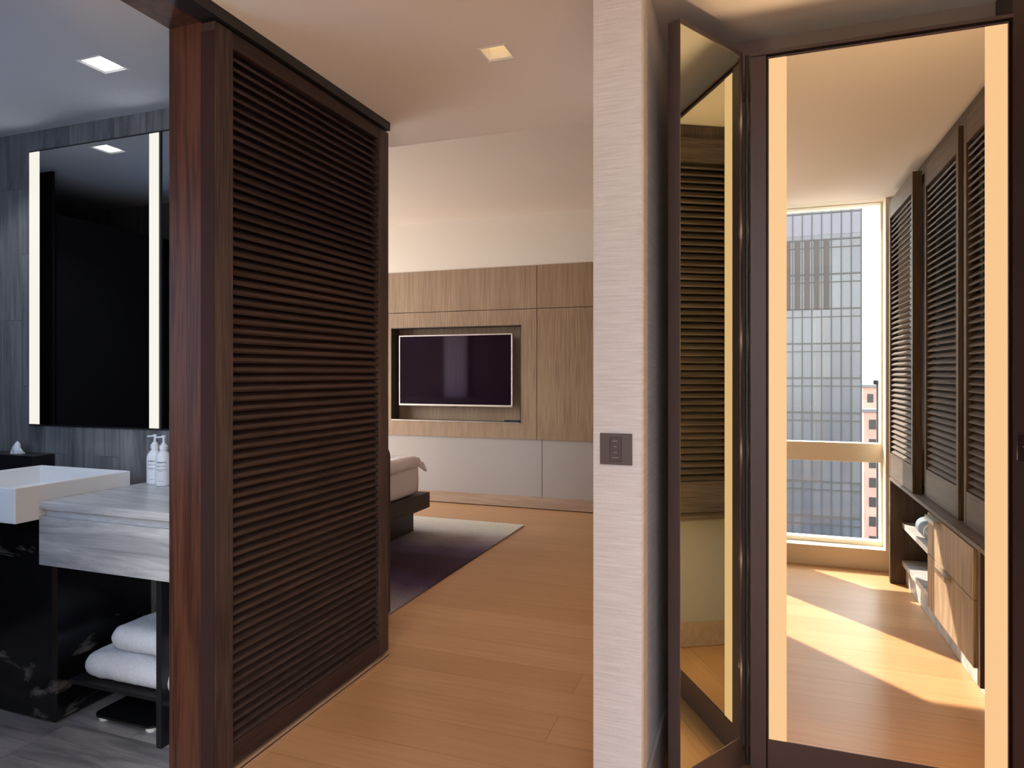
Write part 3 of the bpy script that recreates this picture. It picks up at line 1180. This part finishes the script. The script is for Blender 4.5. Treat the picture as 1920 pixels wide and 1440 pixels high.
sb = thing('bathroom_scale', (-2.18, 1.985, 0), 'flat black bathroom scale with white feet on the stone floor', 'scale')
bm = bmesh.new()
cx, cy, hx, hy, rr = -2.185, 1.985, .150, .145, .035
pts = []
for (sx, sy, a0) in ((1, 1, 0), (-1, 1, 90), (-1, -1, 180), (1, -1, 270)):
    for k in range(6):
        a = math.radians(a0 + 18 * k)
        pts.append((cx + sx * (hx - rr) + rr * math.cos(a), cy + sy * (hy - rr) + rr * math.sin(a)))
lo = [bm.verts.new((x, y, .020)) for x, y in pts]
hi = [bm.verts.new((x, y, .028)) for x, y in pts]
bm.faces.new(list(reversed(lo)))
bm.faces.new(hi)
for i in range(len(pts)):
    j = (i + 1) % len(pts)
    bm.faces.new((lo[i], lo[j], hi[j], hi[i]))
obj('platform', bm, scale_black, sb)
for sx in (-1, 1):
    for sy in (-1, 1):
        bm = bmesh.new()
        lathe(bm, [(.016, 0), (.019, .004), (.019, .0195)], cx + sx * .115, cy + sy * .118, 0, 20)
        obj('foot', bm, white_solid, sb, smooth=False)

# shower partition and tall cabinet that the bathroom mirror shows
sp = bx('shower_partition', (-3.64, -3.60, .941, 1.75, 0, 2.17), matt_black)
tag(sp, 'dark partition in the bathroom, seen reflected in the lit mirror', 'partition')
tc_ = bx('tall_cabinet', (-4.39, -3.60, 1.76, 1.774, .0, 2.40), matt_black)
tag(tc_, 'tall black cabinet side reflected at the left of the bathroom mirror', 'cabinet')

# ------------------------------------------------------------------ wall switches
kp = thing('light_switch', (-.345, 1.899, 1.07), 'square grey brown light switch plate with four engraved buttons', 'light switch')
py_ = 1.8995


def wx(px, Y):     # world X of a pixel column on a plane of constant Y
    r = (px - 960) / F_PX
    return Y * (r * math.cos(THETA) - math.sin(THETA)) / (r * math.sin(THETA) + math.cos(THETA))


def wz(px, py, Y):
    r = (px - 960) / F_PX
    t = Y / (r * math.sin(THETA) + math.cos(THETA))
    return 1.3 + (700 - py) / F_PX * t


kx0, kx1 = wx(1125.3, 1.895), wx(1185.2, 1.895)
kz1, kz0 = wz(1155, 812.6, 1.895), wz(1155, 871.4, 1.895)
bm = bmesh.new()
bx('plate', (kx0, kx1, 1.893, py_, kz0, kz1), switch_plate_m, kp, bevel=.001)
W = kx1 - kx0
H = kz1 - kz0
sx0, sx1 = kx0 + .305 * W, kx0 + .68 * W
sz1, sz0 = kz1 - .12 * H, kz0 + .10 * H
bx('insert', (sx0, sx1, 1.8918, 1.893, sz0, sz1), black_metal, kp)
bx('surround', (sx0 + .0012, sx1 - .0012, 1.8912, 1.893, sz0 + .0012, sz1 - .0012), switch_btn, kp, bevel=.0004)
for i, word in enumerate(('BRIGHT', 'MED', 'LOW', 'ALL OFF')):
    zc = kz1 - H * (.245, .42, .60, .77)[i]
    xc = kx0 + .485 * W
    b_ = bx('button', (xc - .013 * W / .091 * .85, xc + .013 * W / .091 * .85, 1.8900, 1.8912, zc - H * .075, zc + H * .075), switch_btn, kp, bevel=.0004)
    tm = text_mesh(word, H * .052, .0001)
    M = Matrix.Translation((xc, 1.8898, zc)) @ Matrix.Rotation(math.radians(90), 4, 'X')
    obj('lettering', tm, print_pale, b_, xf=M)

kq = thing('shade_keypad', (.73, 2.334, 1.086), 'slim dark keypad with white arrows at the right edge of the mirrored door', 'keypad')
bx('plate', (.708, .752, 2.326, 2.3345, 1.050, 1.122), plain('dark_keypad', (.022, .011, .012), .8, spec=.2), kq, bevel=.001)
xc = .7295


def tri(up, zc):
    bm = bmesh.new()
    s = .0035 * (1 if up else -1)
    v = [bm.verts.new((xc - .004, 2.3255, zc - s)), bm.verts.new((xc + .004, 2.3255, zc - s)), bm.verts.new((xc, 2.3255, zc + s))]
    v2 = [bm.verts.new((p.co.x, 2.3262, p.co.z)) for p in v]
    bm.faces.new(v)
    bm.faces.new(list(reversed(v2)))
    for i in range(3):
        j = (i + 1) % 3
        bm.faces.new((v[j], v[i], v2[i], v2[j]))
    bmesh.ops.recalc_face_normals(bm, faces=bm.faces)
    obj('arrow', bm, white_print, kq)


tri(True, 1.1115)
tri(False, 1.0655)
bx('status_bar', (xc - .009, xc + .016, 2.3255, 2.3262, 1.0875, 1.0902), plain('grey_print', (.28, .25, .25), .6), kq)

# ------------------------------------------------------------------ mirrored doors
MRY = 2.340
md = thing('mirror_door', (.33, MRY + .015, 0), 'large dark framed mirror door with two warm light strips', 'mirror')
fx0, fx1, fz0, fz1 = -.018, .700, .012, 2.343
iz0, iz1 = .117, 2.318
bx('casing', (fx0, .0305, MRY - .004, 2.365, fz0, fz1), bronze, md, bevel=.001)
bx('casing', (fx0, fx1, MRY - .010, 2.365, iz1 + .012, fz1 - .002), bronze, md, bevel=.001)
bm = bmesh.new()
box(bm, .0345, .0375, MRY - .002, 2.362, fz0, iz1 + .007)
box(bm, .0375, .692, MRY - .002, 2.362, iz1, iz1 + .007)
box(bm, .689, .692, MRY - .002, 2.362, fz0, iz1 + .007)
box(bm, .0375, .689, MRY - .002, 2.362, fz0, iz0)
obj('frame', bm, bronze, md, bevel=.0008)
bx('frame_backing', (fx0 + .002, fx1, MRY + .025, 2.488, fz0, fz1 - .004), bronze, md)
bx('light_strip', (.0385, .092, MRY - .001, MRY + .006, iz0, iz1), led_warm, md)
bx('light_strip', (.632, .688, MRY - .001, MRY + .006, iz0, iz1), led_warm, md)
for xs in (.065, .660):          # the light emitting diodes behind the two diffusers
    for i in range(6):
        spot((xs, MRY - .004, .30 + i * .37), 1.8, (1, .66, .36), math.radians(178), .3, 0.0, (0, -1, 0))
bx('mirror_glass', (.092, .632, MRY, MRY + .006, iz0, iz1), mirror_m, md)

# folding side leaf
HX, HY = -.035, 2.340
FX, FY = -.2107, 2.0357
L = math.hypot(HX - FX, HY - FY)
ang = math.atan2(FY - HY, FX - HX)
lf = thing('folding_mirror', (HX, HY, 0), 'narrow tall mirror leaf folded out at an angle beside the large one', 'mirror')
# local frame: u along the leaf from hinge to free edge, n into the leaf's thickness (away from the mirror face)
U = Vector((math.cos(ang), math.sin(ang), 0))
Nn = Vector((-.866, .5, 0)).normalized()
Nn = (Nn - U * Nn.dot(U)).normalized()
XF = Matrix(((U.x, Nn.x, 0, HX), (U.y, Nn.y, 0, HY), (0, 0, 1, 0), (0, 0, 0, 1)))


def leaf(name, u0, u1, n0, n1, z0, z1, mat, bevel=0.0):
    bm = bmesh.new()
    box(bm, u0, u1, n0, n1, z0, z1)
    bmesh.ops.transform(bm, matrix=XF, verts=bm.verts)
    bmesh.ops.recalc_face_normals(bm, faces=bm.faces)
    return obj(name, bm, mat, lf, bevel=bevel)


lz0, lz1 = .020, 2.345
LT = .043
leaf('frame', .012, .026, 0, LT, lz0, lz1, bronze, .0008)
leaf('frame', L - .003, L, 0, LT, lz0, lz1, bronze, .0008)
leaf('frame', .026, L - .003, 0, LT, lz1 - .013, lz1, bronze, .0008)
leaf('frame', .026, L - .003, 0, LT, lz0, .117, bronze, .0008)
leaf('back_panel', .026, L - .003, .009, LT - .001, .117, lz1 - .013, bronze)
leaf('mirror_glass', .026, L - .003, .002, .009, .117, lz1 - .013, mirror_leaf)
# hinge barrel between leaf and door
bm = bmesh.new()
lathe(bm, [(.006, 0), (.006, 2.31)], -.028, 2.334, .025, 16)
obj('piano_hinge', bm, black_metal, lf, smooth=False)

# ------------------------------------------------------------------ cabinets along the right wall (seen in the mirrors)
LC = thing('dressing_cabinet', (1.08, .8, 0), 'low oak dressing cabinet with drawers and open stone shelves, seen in the mirror', 'cabinet')
bx('worktop', (.78, 1.395, -.09, 2.33, .637, .655), cab_wood_y, LC, bevel=.001)
bx('end_panel', (.78, 1.395, -.09, -.05, .002, .637), cab_wood, LC)
bx('back_panel', (1.36, 1.395, -.05, 2.33, .002, .637), cab_wood, LC)
bx('plinth', (.865, .885, -.05, 1.70, .002, .118), stone_slab, LC)
bx('shelf', (.845, 1.36, -.05, .915, .118, .150), stone_slab, LC)
bx('shelf', (.845, 1.36, -.05, .915, .352, .384), stone_slab, LC)
bx('divider', (.80, 1.36, .915, .935, .150, .637), drawer_wood, LC)
bx('drawer_box', (.81, 1.36, .935, 1.64, .165, .634), cab_wood, LC)
bx('end_panel', (.79, 1.36, 1.665, 1.70, .118, .637), wenge_smooth, LC)
for (z0, z1) in ((.175, .430), (.434, .630)):
    d = bx('drawer', (.78, .81, .920, 1.655, z0, z1), drawer_wood, LC, bevel=.001)
    bm = bmesh.new()
    yc = .98 if z0 > .3 else 1.17
    box(bm, .755, .782, yc, yc + .17, z1 - .004, z1 - .001)
    box(bm, .755, .758, yc, yc + .17, z1 - .022, z1 - .002)
    obj('handle', bm, chrome, d)
bx('knee_panel', (.93, .95, 1.70, 2.33, .118, .637), grey_panel, LC)
bx('kick_board', (.925, .95, 1.70, 2.33, .002, .118), board_oak, LC)

roll = thing('yoga_mat', (.915, .60, .384), 'rolled blue grey mat with a pale strap on the open shelf', 'mat')


def cyl_y(r, y0, y1, cx, cz, n=32):
    bm = bmesh.new()
    a = [bm.verts.new((cx + r * math.cos(2 * math.pi * k / n), y0, cz + r * math.sin(2 * math.pi * k / n))) for k in range(n)]
    b_ = [bm.verts.new((v.co.x, y1, v.co.z)) for v in a]
    bm.faces.new(a)
    bm.faces.new(list(reversed(b_)))
    for k in range(n):
        j = (k + 1) % n
        bm.faces.new((a[j], a[k], b_[k], b_[j]))
    bmesh.ops.recalc_face_normals(bm, faces=bm.faces)
    return bm


obj('rolled_mat', cyl_y(.05, .26, .90, .905, .4345), mat_blue, roll, bevel=.006)
obj('strap', cyl_y(.0515, .46, .485, .905, .4355), cream_band, roll)

UC = thing('upper_cabinet', (1.12, 1.0, .655), 'dark upper cabinet carcass behind the three louvered shutters', 'cabinet')
bx('carcass', (.90, 1.395, -.12, 2.25, .655, 2.40), black_metal, UC)
bx('filler_panel', (.86, 1.395, 2.25, 2.33, .655, 2.452), cab_wood, UC)
bx('top_fascia', (.86, .90, -.12, 2.25, 2.39, 2.452), cab_wood, UC)
for (x, y0, y1, lab) in ((.79, -.15, .534, 'dark louvered shutter nearest the window, set forward of its neighbours'),
                         (.833, .592, 1.228, 'middle dark louvered shutter above the drawers'),
                         (.836, 1.30, 1.875, 'dark louvered shutter nearest the mirror light strip'),
                         (.836, 1.90, 2.235, 'dark louvered shutter above the grey knee panel, seen in the narrow folded mirror')):
    s = thing('louvered_shutter', (x + .02, (y0 + y1) / 2, .657), lab, 'shutter', 'louvered shutters of the dressing cabinet')
    for (a, b_) in ((y0, y0 + .035), (y1 - .035, y1)):
        bx('stile', (x, x + .045, a, b_, .657, 2.385), cab_wood, s, bevel=.001)
    bx('rail', (x + .001, x + .044, y0 + .035, y1 - .035, 2.275, 2.385), cab_wood_y, s)
    bx('rail', (x + .001, x + .044, y0 + .035, y1 - .035, .657, .800), cab_wood_y, s)
    bm = bmesh.new()
    za, zb = .800, 2.275
    n = 46
    p = (zb - za) / n
    for i in range(n):
        vs = box(bm, -.019, .019, y0 + .031, y1 - .031, -.004, .004)
        R = Matrix.Rotation(-math.radians(36), 4, 'Y')
        for v in vs:
            v.co = R @ v.co
            v.co.x += x + .0225
            v.co.z += za + (i + .5) * p
    obj('louver', bm, cab_wood_y, s)

# ------------------------------------------------------------------ city outside the window
TY = -75.0
tw = thing('glass_tower', (0, TY - 15, -70), 'large glass office tower seen through the window in the mirror', 'building')
bx('body', (-30, 10.45, TY - 30, TY, -70, 60), tower_glass, tw)
bm = bmesh.new()
mwid = .958
x = 10.45
while x > -30:
    box(bm, x - .05, x + .05, TY, TY + .12, -70, 60)
    x -= mwid
obj('mullion', bm, tower_line, tw)
bm = bmesh.new()
z = 15.67
k = -24
zz = z + k * 3.72
while zz < 60:
    box(bm, -30, 10.45, TY, TY + .10, zz - .07, zz + .07)
    box(bm, -30, 10.45, TY, TY + .10, zz - .9, zz - .82)
    zz += 3.72
obj('spandrel', bm, tower_line, tw)
bm = bmesh.new()
# ventilation columns, two storeys high
for i in range(4, 24):
    xc = 10.45 - mwid * (i - .5)
    box(bm, xc - .27, xc + .27, TY, TY + .2, 8.23, 15.6)
obj('vent_louver', bm, tower_vent, tw)
bx('crown_band', (-30, 10.45, TY, TY + .04, 16.2, 18.4), tower_band, tw)
for (x0, x1, yy, z1, m_, lab) in ((17.8, 24.5, -128, -5.5, brick_pink, 'pink brick building right of the glass tower'),
                                  (20.0, 23.0, -146, -1.5, brick_pink, 'narrow taller brick block behind the pink building'),
                                  (13.2, 16.5, -80, 0.0, cream_wall, 'cream rendered block at the right edge of the window')):
    h = thing('city_building', ((x0 + x1) / 2, yy - 2, -70), lab, 'building')
    bx('wall', (x0, x1, yy - 4, yy, -70, z1), m_, h)
    bx('roof', (x0 - .3, x1 + .3, yy - 4.3, yy + .3, z1, z1 + .5), roof_grey, h)
    bm = bmesh.new()
    zz = z1 - 3
    while zz > -60:
        xx = x0 + .8
        while xx < x1 - 1.2:
            box(bm, xx, xx + 1.1, yy, yy + .05, zz, zz + 1.7)
            xx += 2.2
        zz -= 3.4
    w_ = obj('window', bm, tower_line, h)
    w_['kind'] = 'stuff'
lowb = thing('low_building', (11, -52, -70), 'low flat roofed building at the foot of the tower', 'building')
bx('wall', (5, 30, -70, -38, -70, -20), plain('grey_concrete', (.20, .17, .17), .8, noise_amt=.3, nscale=.3), lowb)
bx('roof', (4.8, 30.2, -70.2, -37.8, -20, -19.6), roof_grey, lowb)
g_ = bx('ground', (-200, 200, -400, 40, -70.5, -70), street_m)
struct(g_)
